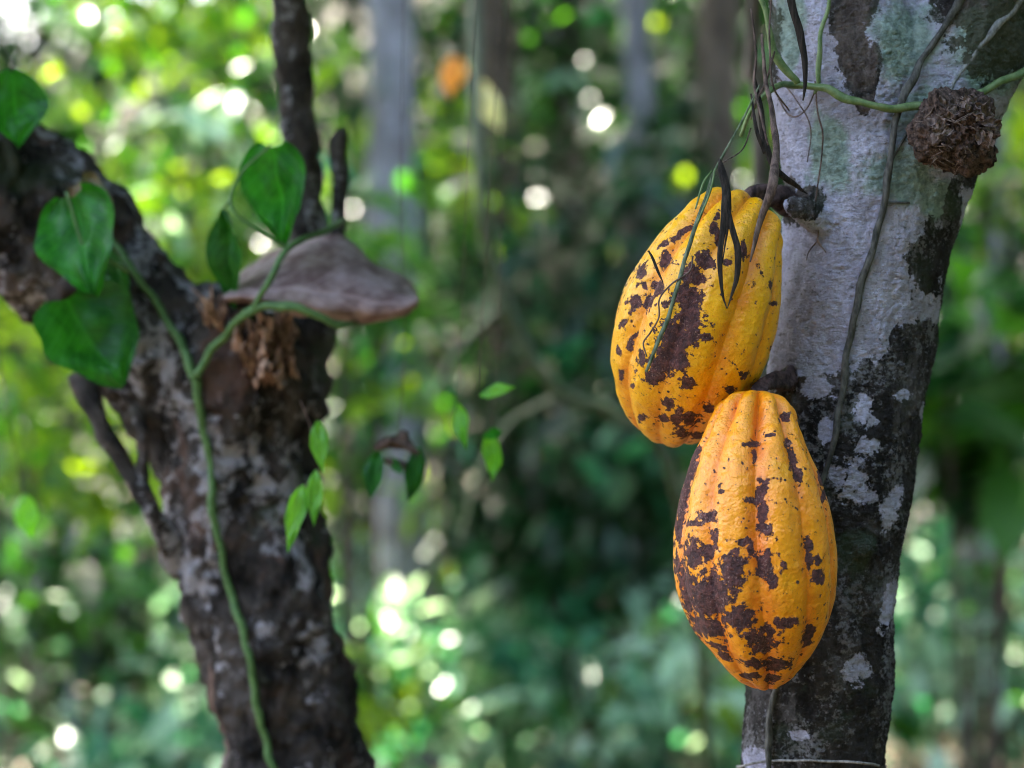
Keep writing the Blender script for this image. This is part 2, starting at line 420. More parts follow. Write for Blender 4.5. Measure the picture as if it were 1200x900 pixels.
up_spots = [(826,306,11,13),(812,322,14,15),(805,349,16,19),(808,372,17,17),(793,396,17,20),(780,421,21,17,-20),(812,392,11,15),(826,394,8,6),
 (768,441,14,10),(752,417,5,9),(797,424,11,12),(780,305,8,9),(751,321,6,11,25),(744,355,8,10),(761,353,5,11,15),(771,338,7,9),(779,358,5,5),
 (739,404,5,7),(745,393,3,3),(731,379,4,7,20),(755,335,3,4),(725,411,3,5),(794,277,13,4,-35),(780,285,7,4,-30),(807,268,7,3,-40),(837,268,6,8),
 (842,280,5,10),(871,292,5,10),(852,307,5,4),(805,449,9,7),(784,472,8,8),(778,491,6,5),(793,489,7,13,20),(807,491,11,8),(831,479,6,5),
 (856,458,6,5),(871,440,5,5),(903,334,2.5,5),(907,356,6,3),(752,490,5,4),(800,508,9,5),(741,452,3,3),(728,440,3,7),(841,253,3,6,30),(818,510,8,4)]

low = empty('cacao_pod', P(888, 455, 1.24), 'lower orange cacao pod overlapping the trunk, with one large dark scab at lower left', 'cacao pod', 'cacao pods hanging on the trunk')
YL = 1.205
pod('husk', low, [P(886, 458, YL + .018), P(882, 560, YL + .004), P(886, 660, YL), P(894, 750, YL + .010), P(899, 806, YL + .022)],
    [(0, 0), (.012, S(24, YL)), (.03, S(39, YL)), (.06, S(50, YL)), (.10, S(54, YL)), (.16, S(63, YL)), (.24, S(76, YL)), (.34, S(89, YL)), (.44, S(97, YL)), (.53, S(100, YL)), (.62, S(98, YL)),
     (.70, S(92, YL)), (.78, S(81, YL)), (.86, S(62, YL)), (.92, S(43, YL)), (.96, S(28, YL)), (.985, S(16, YL)), (1, 0)],
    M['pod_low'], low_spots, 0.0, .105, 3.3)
tubes('stalk', M['stalk'], low, [[pt(886, 472, 1.226, 9), pt(888, 458, 1.231, 9.5), pt(897, 449, 1.242, 8.5), pt(910, 445, 1.256, 9), pt(930, 442, 1.276, 15)]], nseg=20, span=8, wob=.5)

upp = empty('cacao_pod', P(890, 228, 1.27), 'upper yellow cacao pod leaning left, long brown scab down its middle, dried strips over it', 'cacao pod', 'cacao pods hanging on the trunk')
YU = 1.255
pod('husk', upp, [P(879, 240, YU + .005), P(848, 296, YU - .008), P(813, 385, YU - .006), P(793, 463, YU + .022), P(786, 510, YU + .050)],
    [(0, 0), (.014, S(30, YU)), (.035, S(46, YU)), (.07, S(56, YU)), (.13, S(65, YU)), (.22, S(79, YU)), (.32, S(90, YU)), (.44, S(96, YU)), (.56, S(95, YU)), (.66, S(89, YU)),
     (.76, S(77, YU)), (.85, S(60, YU)), (.92, S(42, YU)), (.97, S(22, YU)), (1, 0)],
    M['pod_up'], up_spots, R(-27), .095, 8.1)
tubes('stalk', M['stalk'], upp, [[pt(876, 250, 1.256, 11), pt(881, 236, 1.257, 12), pt(893, 228, 1.262, 12), pt(908, 229, 1.272, 12), pt(928, 236, 1.292, 18)]], nseg=20, span=8, wob=.5)

# ------------------------------------------------------------------ foliage generator
def leaf_cloud(name, C, size, mat, parent=None, droop=.5, szvar=.35, wid=.42, face=None, obj_kind=None):
    """many separate folded leaf blades in one mesh; C (n,3) in world coordinates"""
    n = len(C)
    C = np.asarray(C)
    az = rng.uniform(0, 2 * math.pi, n); el = rng.normal(-droop, .45, n)
    d = np.stack([np.cos(az) * np.cos(el), np.sin(az) * np.cos(el), np.sin(el)], 1)
    rv = rng.normal(size=(n, 3)) * .45 + np.array([0, 0, 1.0])
    s = np.cross(d, rv); s /= np.linalg.norm(s, axis=1)[:, None]; nn = np.cross(s, d)
    L = (size * np.exp(rng.normal(0, szvar, n)))[:, None]; W = L * wid
    fold = W * rng.uniform(.1, .5, n)[:, None]; curl = L * rng.uniform(-.05, .28, n)[:, None]
    b = C
    v = [b, b + d*L*.30 - s*W*.42*1.0 + nn*fold*.6, b + d*L*.62 - s*W*.40 + nn*(fold*.5 - curl*.35), b + d*L*.97 - nn*curl,
         b + d*L*.62 + s*W*.40 + nn*(fold*.5 - curl*.35), b + d*L*.30 + s*W*.42 + nn*fold*.6, b + d*L*.30, b + d*L*.64 - nn*curl*.35]
    V = np.stack(v, 1).reshape(-1, 3)
    quads = np.array([[0, 6, 1, 1], [6, 7, 2, 1], [7, 3, 2, 2], [0, 5, 6, 6], [5, 4, 7, 6], [4, 3, 7, 7]])
    tris = []
    for q in quads:
        if q[2] == q[3]: tris.append(q[:3])
        else: tris.append([q[0], q[1], q[2]]); tris.append([q[0], q[2], q[3]])
    tr = np.array(tris); F = (np.arange(n) * 8)[:, None, None] + tr[None]
    me = np_mesh(name, V, F.reshape(-1, 3))
    fattr(me, 'rnd', np.repeat(rng.uniform(0, 1, n), 8))
    return link(name, me, mat, parent, smooth=False)
def clumps(center, rad, k, per, csize):
    c = np.asarray(center); out = []
    for _ in range(k):
        u = rng.normal(size=3); u /= np.linalg.norm(u); q = c + u * np.array(rad) * rng.uniform(.25, 1.0) ** .6
        out.append(q + rng.normal(size=(per, 3)) * csize * np.array([1, 1, .7]))
    return np.vstack(out)

# ------------------------------------------------------------------ right cacao tree
YT = 1.30
base = P(955, 450, YT)
ct = empty('cacao_tree', (P(905, 450, YT).x, YT, 0), 'right hand cacao tree, sharp lavender lichened trunk dark below, bearing the orange pods', 'tree')
def z0(px, Y, rpx, z, dy=0.0):
    p = P(px, 450, Y); return (p.x, Y + dy, z, S(rpx, Y))
main = [z0(885, YT, 135, -.05), z0(905, YT, 100, .12), z0(925, YT, 82, .5), pt(938, 1250, YT, 78), pt(944, 1050, YT, 77), pt(949, 900, YT, 79), pt(957, 800, YT, 81), pt(965, 700, YT, 83),
        pt(975, 600, YT, 86), pt(986, 500, YT, 90), pt(999, 400, YT, 92), pt(1010, 320, YT, 94), pt(1020, 240, YT, 97), pt(1030, 170, YT, 100)]
limbA = [pt(1018, 260, YT, 88), pt(1012, 170, YT, 92), pt(998, 80, YT, 92), pt(982, 0, YT, 79), pt(958, -120, YT + .01, 68), pt(900, -330, YT + .06, 56), pt(840, -700, YT + .20, 44), pt(800, -1200, YT + .35, 26)]
limbB = [pt(1030, 260, YT, 86), pt(1062, 170, YT, 88), pt(1098, 90, YT, 86), pt(1140, 10, YT, 82), pt(1200, -90, YT - .0, 74), pt(1330, -300, YT + .06, 60), pt(1440, -700, YT + .22, 44), pt(1500, -1100, YT + .4, 26)]
knobs = [[pt(960, 262, YT - .035, 20), pt(938, 246, YT - .046, 17), pt(928, 240, YT - .054, 12), pt(925, 238, YT - .058, 6)],
         [pt(1100, 200, YT, 30), pt(1118, 205, YT - .006, 18), pt(1127, 208, YT - .010, 10)],
         [pt(1090, 430, YT - .03, 14), pt(1070, 650, YT - .02, 8)][:0] or [pt(1010, 640, YT - .035, 14), pt(1012, 645, YT - .046, 10), pt(1012, 646, YT - .049, 5)]]
tm = voxel([main, limbA, limbB] + knobs, .0021, 'trunk', 40, 6, 4)
bmt = bmesh.new(); bmt.from_mesh(tm)      # finer skin where the bark is seen close
ed = set()
for f in bmt.faces:
    c_ = f.calc_center_median()
    if .93 < c_.z < 1.49 and f.normal.y < .15: ed.update(f.edges)
bmesh.ops.subdivide_edges(bmt, edges=list(ed), cuts=1, use_grid_fill=True); bmt.to_mesh(tm); bmt.free()
for p_ in tm.polygons: p_.use_smooth = True
def barkdisp(v):
    q = Vector((v.x, v.y, v.z * .5))
    d = .0040 * noise.noise(q * 22) + .0022 * noise.noise(q * 60 + Vector((3, 0, 0)))
    r = noise.noise(q * 120 + Vector((9, 1, 0)))
    d += .0011 * r + .0008 * noise.noise(v * 230)
    if .93 < v.z < 1.49 and v.y < YT + .02:
        h = noise.noise(Vector((v.x * 210, v.y * 210, v.z * 520))); g_ = noise.noise(v * 410)
        d += .0008 * (1 - 2 * abs(h)) + .0006 * g_ + .0006 * noise.noise(v * 780)
    low_ = min(1, max(0, (CAM_Z - .0 - v.z) / .12))
    d += low_ * .0022 * (abs(noise.noise(q * 85)) - .2)
    return d
displace(tm, barkdisp)
V = verts_np(tm); X = V[:, 0] / (TAN * YT / 1200) + 600; Z = 450 - (V[:, 2] - CAM_Z) / (TAN * YT / 1200)
# the whitish crust covers the trunk from about eye level up, patchy below
bx = 1.0 / (1 + np.exp((Z - (432 - (X - 1000) * .25)) / 15.0))
li = bx * .98
cut = blobs(X, Z, [(1078, 305, 30, 46, 10), (1105, 270, 16, 60), (1112, 330, 20, 70), (1068, 400, 40, 22), (1150, 190, 50, 40), (895, 60, 16, 80), (934, 244, 24, 22), (905, 222, 30, 16)])  # bare patches in the crust; right-edge ones paint that side's shade
li = li - 1.15 * cut
li = li * np.clip(1 - blobs(X, Z, [(982, 55, 20, 70, -9), (1000, 105, 14, 40, 12), (990, 20, 26, 30)]) * 1.3, 0, 1)
B_ = blobs(X, Z, [(1160, 40, 62, 75, 30), (1195, 10, 60, 70), (1110, 10, 30, 50, 30)])
li = li * (1 - .80 * np.clip(B_ * 1.3, 0, 1))
li = np.maximum(li, blobs(X, Z, [(1000, 482, 17, 30), (1045, 462, 20, 8, -10), (985, 560, 34, 34), (1032, 590, 15, 34, 15), (945, 452, 26, 24), (1036, 700, 14, 44, 18), (992, 775, 22, 22, -30),
      (882, 884, 17, 18), (1075, 480, 6, 14), (1005, 520, 20, 14), (925, 850, 14, 8), (955, 500, 16, 20)]) * .80)
low_n = np.array([noise.noise(Vector(v) * 9) for v in V])
li = np.where(Z > 980, np.maximum(li, np.clip(low_n * 1.6, 0, .6)), li)
li = np.where(Z < -60, np.clip(.35 + low_n, 0, 1), li)
fattr(tm, 'lichen', np.clip(li, 0, 1))
mo = blobs(X, Z, [(1045, 60, 45, 60, 20), (1080, 150, 60, 50), (1040, 215, 55, 40), (960, 190, 26, 55), (1160, 60, 70, 80), (920, 40, 20, 60), (1085, 240, 30, 30), (905, 700, 20, 80), (990, 640, 30, 30)])
fattr(tm, 'moss', np.clip(mo * 1.05 + np.where(Z < -40, .35, 0), 0, 1))
br = blobs(X, Z, [(990, 62, 28, 70, -5), (935, 430, 20, 30), (1010, 135, 24, 16), (1140, 60, 50, 60), (935, 205, 15, 40)])
fattr(tm, 'brown', br)
link('trunk', tm, M['lichen'], ct)
cr = np.vstack([clumps((P(840, -900, YT).x - .15, 1.75, 2.35), (.75, .75, .45), 34, 40, .16), clumps((P(1440, -900, YT).x + .1, 1.9, 2.40), (.7, .7, .45), 30, 40, .16)])
leaf_cloud('crown', cr, .20, LF['green'], ct, droop=.7, wid=.40)

# ------------------------------------------------------------------ left tree
YO = 1.62
ot = empty('old_tree', (P(330, 450, YO).x, YO, 0), 'left hand old tree, thick dark rough trunk forking at a splintered break, with vine', 'tree')
o_main = [z0(430, YO, 150, -.05), z0(410, YO, 118, .1), z0(395, YO, 105, .4), pt(365, 1050, YO, 92), pt(352, 900, YO, 84), pt(330, 800, YO, 85), pt(305, 700, YO, 86), pt(283, 600, YO, 88), pt(268, 520, YO, 98),
          pt(272, 450, YO, 112), pt(290, 405, YO, 96), pt(310, 378, YO, 66)]
o_left = [pt(290, 560, YO, 80), pt(235, 470, YO, 84), pt(165, 385, YO, 82), pt(100, 315, YO, 84), pt(30, 250, YO - .01, 88), pt(-60, 160, YO - .02, 80), pt(-220, 0, YO, 66), pt(-420, -300, YO + .05, 46), pt(-520, -700, YO + .1, 24)]
o_right = [pt(320, 470, YO + .03, 60), pt(345, 400, YO + .04, 46), pt(362, 330, YO + .05, 30), pt(358, 250, YO + .05, 21), pt(350, 150, YO + .05, 20), pt(343, 50, YO + .05, 20), pt(338, -60, YO + .05, 20), pt(330, -400, YO + .08, 17), pt(340, -800, YO + .15, 10)]
o_stub = [pt(375, 360, YO + .05, 16), pt(392, 280, YO + .05, 10), pt(398, 220, YO + .05, 9), pt(399, 165, YO + .05, 10), pt(397, 152, YO + .05, 6)]
o_up = [pt(60, 300, YO - .02, 56), pt(64, 230, YO - .02, 48), pt(40, 160, YO - .02, 20)]
om = voxel([o_main, o_left], .0034, 'trunk', 32, 6, 3)
def olddisp(v):
    q = Vector((v.x, v.y, v.z * .6))
    return .012 * noise.noise(q * 13) + .009 * noise.noise(q * 33 + Vector((5, 0, 0))) + .006 * (.4 - abs(noise.noise(v * 60))) + .0035 * noise.noise(v * 120)
displace(om, olddisp)
otr = link('trunk', om, M['bark'], ot)
tubes('limb', M['bark_pole'], ot, [o_right], nseg=24, span=14, wob=.22)
tubes('stub', M['bark_pole'], ot, [o_stub], nseg=16, span=10, wob=.25)
tubes('limb', M['bark'], ot, [[pt(30, 250, YO - .05, 20), pt(16, 200, YO - .06, 10), pt(6, 150, YO - .06, 8), pt(-14, 60, YO - .07, 7), pt(-40, -60, YO - .07, 6)]], nseg=12, wob=.2)
tubes('side_shoot', M['bark'], ot, [[pt(95, 440, YO - .03, 14), pt(118, 500, YO - .05, 11), pt(150, 552, YO - .05, 11), pt(178, 600, YO - .05, 12), pt(215, 668, YO - .02, 15)],
                                    [pt(160, 470, YO - .03, 12), pt(168, 520, YO - .05, 7), pt(165, 570, YO - .05, 7)]], nseg=14, wob=.35)
def shards(n, x0, x1, y0, y1, yy0, hmin, hmax, lean=0.0):
    out = []
    for k in range(n):
        x = random.uniform(x0, x1); y = random.uniform(y0, y1); h = random.uniform(hmin, hmax); a = random.gauss(lean, .35)
        yy = yy0 + random.uniform(-.018, .012) + .0004 * abs(x - (x0 + x1) / 2); r = random.uniform(2.2, 6.5)
        dx, dy = math.sin(a) * h, -math.cos(a) * h; kx = random.uniform(-5, 5)
        out.append([pt(x - dx * .6, y - dy * .6, yy + .03, r * 1.3), pt(x, y, yy + .006, r * 1.1), pt(x + dx * .35 + kx, y + dy * .35, yy - .002, r), pt(x + dx * .6, y + dy * .6, yy - .005, .5)])
    return out
so_ = tubes('splintered_wood', M['splinter'], ot, shards(70, 268, 345, 375, 432, YO - .078, 14, 40) + shards(26, 285, 330, 420, 450, YO - .084, 12, 30), nseg=5, span=3, wob=1.1, flat=.45)
so2_ = tubes('splintered_wood', M['splinter'], ot, shards(12, 238, 262, 352, 385, YO - .075, 26, 50, -.25), nseg=5, span=3, wob=1.1, flat=.5)
for q_ in (so_, so2_): q_.data.polygons.foreach_set('use_smooth', [False] * len(q_.data.polygons))
leaf_cloud('crown', np.vstack([clumps((P(-420, -700, YO).x + .1, 1.9, 2.35), (.75, .7, .45), 30, 40, .16), clumps((P(330, -800, YO).x, 2.0, 2.45), (.6, .6, .4), 26, 40, .15)]), .20, LF['green'], ot, droop=.7)

# ------------------------------------------------------------------ near leaves
def shaped_leaf(name, parent, base, tip, width, mat, heart=.18, roll=0.0, fold=.18, curl=.12, n=(26, 22), wave=.035, pointy=1.0, bend=1.0):
    b = Vector(base); t = Vector(tip); ax = t - b; L = ax.length; ax.normalize()
    view = Vector((0, -1, 0)); side = ax.cross(view).normalized(); nrm = side.cross(ax).normalized()
    q = Matrix.Rotation(roll, 3, ax); side = q @ side; nrm = q @ nrm
    V = []; UV = []; F = []
    nt_, ns = n
    for i in range(nt_ + 1):
        u = i / nt_
        w = width * .5 * (math.sin(math.pi * min(1, (u * .985 + .015)) ** (.62 if heart > .05 else .85))) ** (.62 if heart > .05 else .9)
        w *= 1 - .28 * max(0, (u - .6) / .4) ** 1.2 * pointy
        w *= 1 + .07 * noise.noise(Vector((u * 5, base[0] * 90, 0))); wl_ = 1 + .16 * noise.noise(Vector((u * 3.5, base[2] * 70, 4)))
        if i == nt_: w = width * .004
        for j in range(ns + 1):
            s = 2 * j / ns - 1
            back = heart * L * (abs(s) ** 1.4) * (1 - u) ** 2.2
            y = u * L - back
            h = -fold * w * (1 - abs(s)) * 1.0 - curl * L * (u - .35) ** 2 + wave * L * math.sin(s * 5 + u * 9) * abs(s) * .6
            V.append(b + ax * y + side * (s * w * (wl_ if s < 0 else 2 - wl_)) + nrm * (h + bend * L * .12 * noise.noise(Vector((s * 1.6 + base[0] * 50, u * 3, base[2] * 30))))); UV.append((.5 + s * .5, u))
    for i in range(nt_):
        for j in range(ns):
            a = i * (ns + 1) + j; F.append((a, a + 1, a + ns + 2, a + ns + 1))
    me = bpy.data.meshes.new(name); me.from_pydata([tuple(v) for v in V], [], F)
    uv = me.uv_layers.new(name='uv')
    for lp in me.loops: uv.data[lp.index].uv = UV[lp.vertex_index]
    me.update()
    return link(name, me, mat, parent)

# climbing vine on the left tree
from mathutils.bvhtree import BVHTree
bm_ = bmesh.new(); bm_.from_mesh(om)
bm_.transform(Matrix.Translation(ot.location)); obvh = BVHTree.FromBMesh(bm_); bm_.free()
def onold(px, py, rpx, lift=0.0, dflt=None):
    o_ = Vector((0, 0, CAM_Z)); d_ = P(px, py, 1.0) - o_; d_.normalize()
    best = None
    for ox in (-4, 0, 4):
        h = obvh.ray_cast(o_, (P(px + ox, py, 1.0) - o_).normalized())
        if h[0] is not None: best = h[0].y if best is None else min(best, h[0].y)
    y = (best if best is not None else (dflt or YO - .06)) - S(rpx, YO) - .001 - lift
    return pt(px, py, y, rpx)
YV = YO - .092
gv = empty('climbing_vine', P(320, 900, YV), 'green climbing vine with broad heart shaped leaves running up the left tree', 'vine')
stem = [[onold(*q) for q in ((345, 1250, 5), (338, 1000, 4.5), (328, 940, 4.4), (320, 900, 4.4), (312, 868, 4.4), (304, 840, 4.4), (298, 805, 4.3), (292, 770, 4.3), (283, 735, 4.4), (272, 700, 4.4), (264, 670, 4.4), (258, 640, 4.4), (252, 615, 5), (250, 596, 6),
          (248, 568, 4.4), (246, 540, 4.2), (241, 515, 4.2), (236, 490, 4.2), (232, 468, 4.4), (230, 445, 5.5))],
        [onold(*q) for q in ((230, 445, 5.5), (218, 415, 5), (205, 390, 4.8), (188, 362, 4.6), (172, 340, 4.6), (156, 315, 4.4), (140, 292, 4.2), (125, 274, 3.8), (112, 262, 3.2))],
        [onold(231, 442, 5, .004), onold(244, 415, 4.8, .008), onold(262, 395, 4.8, .014), pt(300, 362, YV - .02, 5), pt(350, 360, YV - .028, 4.8), pt(395, 380, YV - .02, 4.2), pt(425, 378, YV + .01, 3)],
        [pt(298, 365, YV - .02, 4), pt(315, 330, YV - .03, 3.6), pt(340, 290, YV - .02, 3.4), pt(385, 268, YV + .02, 3.2), pt(402, 258, YV + .06, 3)]]
st = tubes('stem', M['gvine2'], gv, stem, nseg=10, wob=.25)
tubes('petiole', M['gvine2'], gv, [[pt(150, 318, YV - .02, 3), pt(130, 306, YV - .03, 2.2), pt(100, 292, YV - .03, 2), pt(78, 225, YV - .03, 2)]], nseg=8)
tubes('petiole', M['gvine2'], gv, [[pt(338, 292, YV - .02, 2.6), pt(290, 262, YV - .03, 2), pt(270, 236, YV - .03, 2), pt(285, 200, YV - .02, 2), pt(318, 170, YV - .02, 1.6)],
                                   [pt(270, 236, YV - .03, 2), pt(260, 246, YV - .02, 1.6)]], nseg=8)
def L3(px, py, Y): return P(px, py, Y)
shaped_leaf('leaf', gv, L3(80, 228, YV - .03), L3(102, 342, YV - .05), S(104, YV), M['vleaf'], .06, R(14), .35, .3)
shaped_leaf('leaf', gv, L3(80, 345, YV - .01), L3(145, 448, YV - .02), S(122, YV), M['vleaf_d'], .06, R(-22), .45, .35)
shaped_leaf('leaf', gv, L3(14, 84, YV - .01), L3(22, 170, YV - .02), S(78, YV), M['vleaf'], .05, R(-14), .35, .3)
shaped_leaf('leaf', gv, L3(317, 172, YV - .02), L3(328, 290, YV - .01), S(82, YV), M['vleaf'], .06, R(22), .35, .15)
shaped_leaf('leaf', gv, L3(258, 248, YV - .02), L3(262, 365, YV), S(52, YV), M['vleaf_d'], .04, R(40), .5, .3)
shaped_leaf('leaf', gv, L3(92, 212, YV + .01), L3(128, 262, YV - .01), S(48, YV), M['vleaf_s'], .08, R(-20), .3, .2)
shaped_leaf('leaf', gv, L3(118, 300, YV + .01), L3(150, 365, YV), S(46, YV), M['vleaf_d'], .08, R(30), .3, .2)

dl = empty('dead_leaf', P(300, 370, YV), 'large curled mauve brown dead leaf lying across the splintered fork', 'dead leaf')
def dead_blade():
    top = [(262, 345), (285, 322), (315, 300), (350, 284), (388, 278), (415, 286), (440, 303), (465, 322), (489, 345)]
    mid = [(262, 348), (290, 340), (320, 338), (355, 338), (390, 344), (420, 350), (448, 356), (472, 358), (490, 354)]
    bot = [(264, 351), (290, 352), (320, 360), (352, 366), (388, 375), (420, 380), (448, 378), (474, 371), (488, 362)]
    n = 40; rows = []
    for (arr, yo, bulge) in ((top, .055, 0), (mid, -.012, .02), (bot, .012, 0)):
        rows.append(np.array([tuple(P(x, y, YV + yo)) for x, y in arr]))
    rows = [crom([tuple(q) for q in a_], 5) for a_ in rows]; m_ = len(rows[0]); V = []; UV = []; F = []; ns = 18
    for i_ in range(m_):
        a_, b_, c_ = rows[0][i_], rows[1][i_], rows[2][i_]
        for k in range(ns + 1):
            t = k / ns
            p = (1 - t) ** 2 * a_ + 2 * t * (1 - t) * (b_ * 1.9 - (a_ + c_) * .45) + t * t * c_
            w_ = noise.noise(Vector(p) * 30) * .010 + noise.noise(Vector(p) * 95) * .003
            V.append((p[0], p[1] + w_, p[2] + w_ * .7)); UV.append((t, i_ / (m_ - 1)))
    for i_ in range(m_ - 1):
        for k in range(ns):
            a_ = i_ * (ns + 1) + k; F.append((a_, a_ + 1, a_ + ns + 2, a_ + ns + 1))
    me = bpy.data.meshes.new('blade'); me.from_pydata(V, [], F); uv = me.uv_layers.new(name='uv')
    for lp in me.loops: uv.data[lp.index].uv = UV[lp.vertex_index]
    me.update(); o = link('blade', me, M['dryleaf'], dl)
    sm = o.modifiers.new('thick', 'SOLIDIFY'); sm.thickness = .0016; sm.offset = 0
    return o
dead_blade()

# slender hanging shoots with small leaves in mid air
def shoot(label, stem_pts, leaves, mat='vleaf_b', Y=1.45, r=.9):
    e = empty('hanging_shoot', P(stem_pts[-1][0], stem_pts[-1][1], Y), label, 'vine shoot', 'slender shoots hanging between the two trees')
    tubes('stem', M['dryvine'], e, [[pt(x, y, Y, r * .55) for x, y in stem_pts]], nseg=6)
    for (bx_, by_, tx, ty, w, mm, roll) in leaves:
        shaped_leaf('leaf', e, P(bx_, by_, Y), P(tx, ty, Y - .01), S(w * .8, Y), M[mm], 0, R(roll), .25, .3, (10, 8), .01)
    return e
shoot('short shoot at the left trunk with three narrow bright green leaves', [(352, 470), (364, 500), (374, 545), (362, 566), (356, 570)],
      [(372, 492, 376, 552, 27, 'vleaf_b', 10), (370, 550, 367, 615, 24, 'vleaf_b', 0), (356, 567, 334, 645, 30, 'vleaf_b', 18)], Y=1.47, r=1.6)
e1 = shoot('hanging shoot with two dark green leaves around a withered brown clump', [(474, -60), (470, 200), (474, 400), (466, 518)],
      [(444, 528, 431, 584, 34, 'vleaf_d', 25), (492, 524, 480, 588, 34, 'vleaf_d', -20), (458, 536, 470, 556, 18, 'vleaf', 40)], Y=1.55)
tubes('withered_clump', M['dryvine'], e1, [[pt(440, 526, 1.55, 3), pt(460, 516, 1.55, 6), pt(480, 522, 1.55, 8), pt(492, 530, 1.55, 3)], [pt(450, 540, 1.55, 2), pt(475, 545, 1.55, 5), pt(488, 534, 1.55, 3)], [pt(466, 518, 1.55, 3), pt(472, 508, 1.55, 4), pt(476, 514, 1.55, 5)]], nseg=8, wob=.9)
shoot('thin shoot with one curved leaf pointing right, topmost of the small hanging leaves', [(590, -60), (578, 150), (566, 350), (560, 464)], [(561, 463, 601, 451, 24, 'vleaf_b', -30)], Y=1.5)
shoot('thin shoot ending in one upright narrow leaf bright green at its tip', [(560, -60), (548, 200), (540, 400), (537, 472)], [(537, 472, 543, 525, 26, 'vleaf_b', 20)], Y=1.52)
shoot('thin shoot ending in one folded leaf nearest the upper pod', [(600, -60), (590, 200), (583, 420), (576, 506)], [(576, 506, 580, 562, 32, 'vleaf_b', -25), (588, 505, 566, 512, 16, 'vleaf', 10)], Y=1.55)
shoot('thin shoot at the left picture edge with one small green leaf', [(-20, 300), (10, 480), (24, 560), (28, 580)], [(26, 578, 34, 630, 38, 'vleaf_b', 5)], Y=1.75, r=1.2)

# ------------------------------------------------------------------ things on the right tree
YF = YT - .05          # bark surface facing us
def surf(px, py, rpx, off=.0015):
    """a point lying on the bark of the right tree"""
    best = None
    for ch in (main, limbA, limbB):
        A = crom([(600 + p[0] / (TAN * YT / 1200), 450 - (p[2] - CAM_Z) / (TAN * YT / 1200), p[1], p[3]) for p in ch], 6)
        i = int(np.argmin(np.abs(A[:, 1] - py)))
        dx = (px - A[i, 0]) * (TAN * YT / 1200)
        if abs(dx) < A[i, 3] * .98:
            y = A[i, 2] - math.sqrt(A[i, 3] ** 2 - dx ** 2)
        else: y = A[i, 2] - .12 * A[i, 3]
        best = y if best is None else min(best, y)
    y = best - off - S(rpx, YT) * .3
    p = P(px, py, y); return (p.x, p.y, p.z, S(rpx, y))
def lies(*a): return [surf(*q) for q in a]

e = empty('green_vine', P(1000, 120, YF), 'green vine wrapped level around the right trunk, passing behind the brown debris ball', 'vine')
tubes('stem', M['gvine'], e, [[pt(868, 160, YF - .005, 2.2), pt(882, 128, YF - .010, 3), pt(905, 104, YF - .008, 3.4)] + lies((932, 99, 4, .004), (965, 104, 4.6, .004), (1000, 118, 5.2, .004), (1040, 126, 5, .004), (1080, 124, 4.6, .004), (1120, 116, 4.4, .006)) + [pt(1160, 103, YF + .01, 4.6), pt(1200, 84, YF + .02, 4.8), pt(1260, 50, YF + .05, 4.6)]], nseg=12, wob=.3)
tubes('shoot', M['gvine'], e, [[pt(880, -40, YF - .01, 3), pt(893, 0, YF - .012, 3.2), pt(903, 35, YF - .012, 3.6), pt(912, 70, YF - .01, 4.6), pt(935, 98, YF - .01, 4.2)]], nseg=10, wob=.3)
tubes('shoot', M['gvine'], e, [lies((978, -50, 2.2), (972, 0, 2.4), (962, 40, 2.6), (958, 95, 3)) + lies((954, 110, 1.5))], nseg=10, wob=.3)
e = empty('clinging_root', P(1035, 240, YF), 'long dark root running down the front of the right trunk between the lichen patches', 'root')
tubes('root', M['root'], e, [lies((1140, -40, 4), (1120, 10, 4.5), (1090, 55, 4.5), (1070, 90, 4.2), (1055, 125, 3.8), (1045, 170, 3.6), (1037, 235, 4.2), (1022, 290, 3.4), (1003, 360, 4.2), (993, 410, 3.8), (985, 470, 3.4), (972, 535, 3.2), (950, 600, 3), (925, 700, 3), (914, 790, 3.2), (905, 815, 3.2), (901, 850, 3.4), (902, 893, 3.4), (908, 960, 3.4), (915, 1300, 3.2))], nseg=12, span=6, wob=.5)
tubes('rootlet', M['root'], e, [lies((1037, 237, 1.6), (1070, 238, 1.4), (1100, 241, 1.4), (1121, 243, 1.2))], nseg=8, wob=.3)
tubes('rootlet', M['root'], e, [lies((1040, 212, 1.6), (1046, 185, 1.6), (1062, 158, 1.8), (1078, 132, 1.4))], nseg=8, wob=.5)
e = empty('clinging_root', P(1150, 50, YF), 'pale grey root slanting down the upper right limb above the debris ball', 'root')
tubes('root', M['greyroot'], e, [lies((1225, -40, 4), (1190, 8, 4.5), (1162, 38, 4.2), (1140, 65, 4), (1122, 90, 3), (1113, 108, 2))], nseg=10, wob=.6)
e = empty('tendril', P(960, 150, YF), 'hair thin brown tendril hanging down the lichened trunk below the green vine', 'tendril')
tubes('thread', M['dryvine'], e, [lies((955, 95, 1), (958, 130, 1.1), (964, 160, 1.1), (961, 200, 1), (956, 235, 1), (959, 270, 1), (958, 282, 1.4), (968, 296, .6)), lies((958, 282, .8), (948, 295, .6), (945, 305, .4))], nseg=6, wob=.2)
tubes('thread', M['dryvine'], e, [lies((905, 100, 1.0), (925, 135, 1.0), (945, 128, 1), (958, 96, 1.2)), lies((912, 90, .8), (935, 120, .9), (950, 150, .8), (946, 190, .6))], nseg=6, wob=.2)
e = empty('twine', P(960, 893, YF), 'thin grey twine tied level around the right trunk at the bottom edge', 'twine')
tubes('strand', M['twine'], e, [[pt(866, 899, YT, 1.6), pt(872, 897, YT - .03, 1.6)] + lies((900, 892, 1.6), (940, 891, 1.6), (980, 892, 1.6), (1012, 895, 1.6)) + [pt(1032, 897, YT - .01, 1.6), pt(1030, 897, YT + .03, 1.6), pt(950, 896, YT + .057, 1.6), pt(872, 898, YT + .03, 1.6), pt(866, 899, YT, 1.6)]], nseg=8, wob=.2)

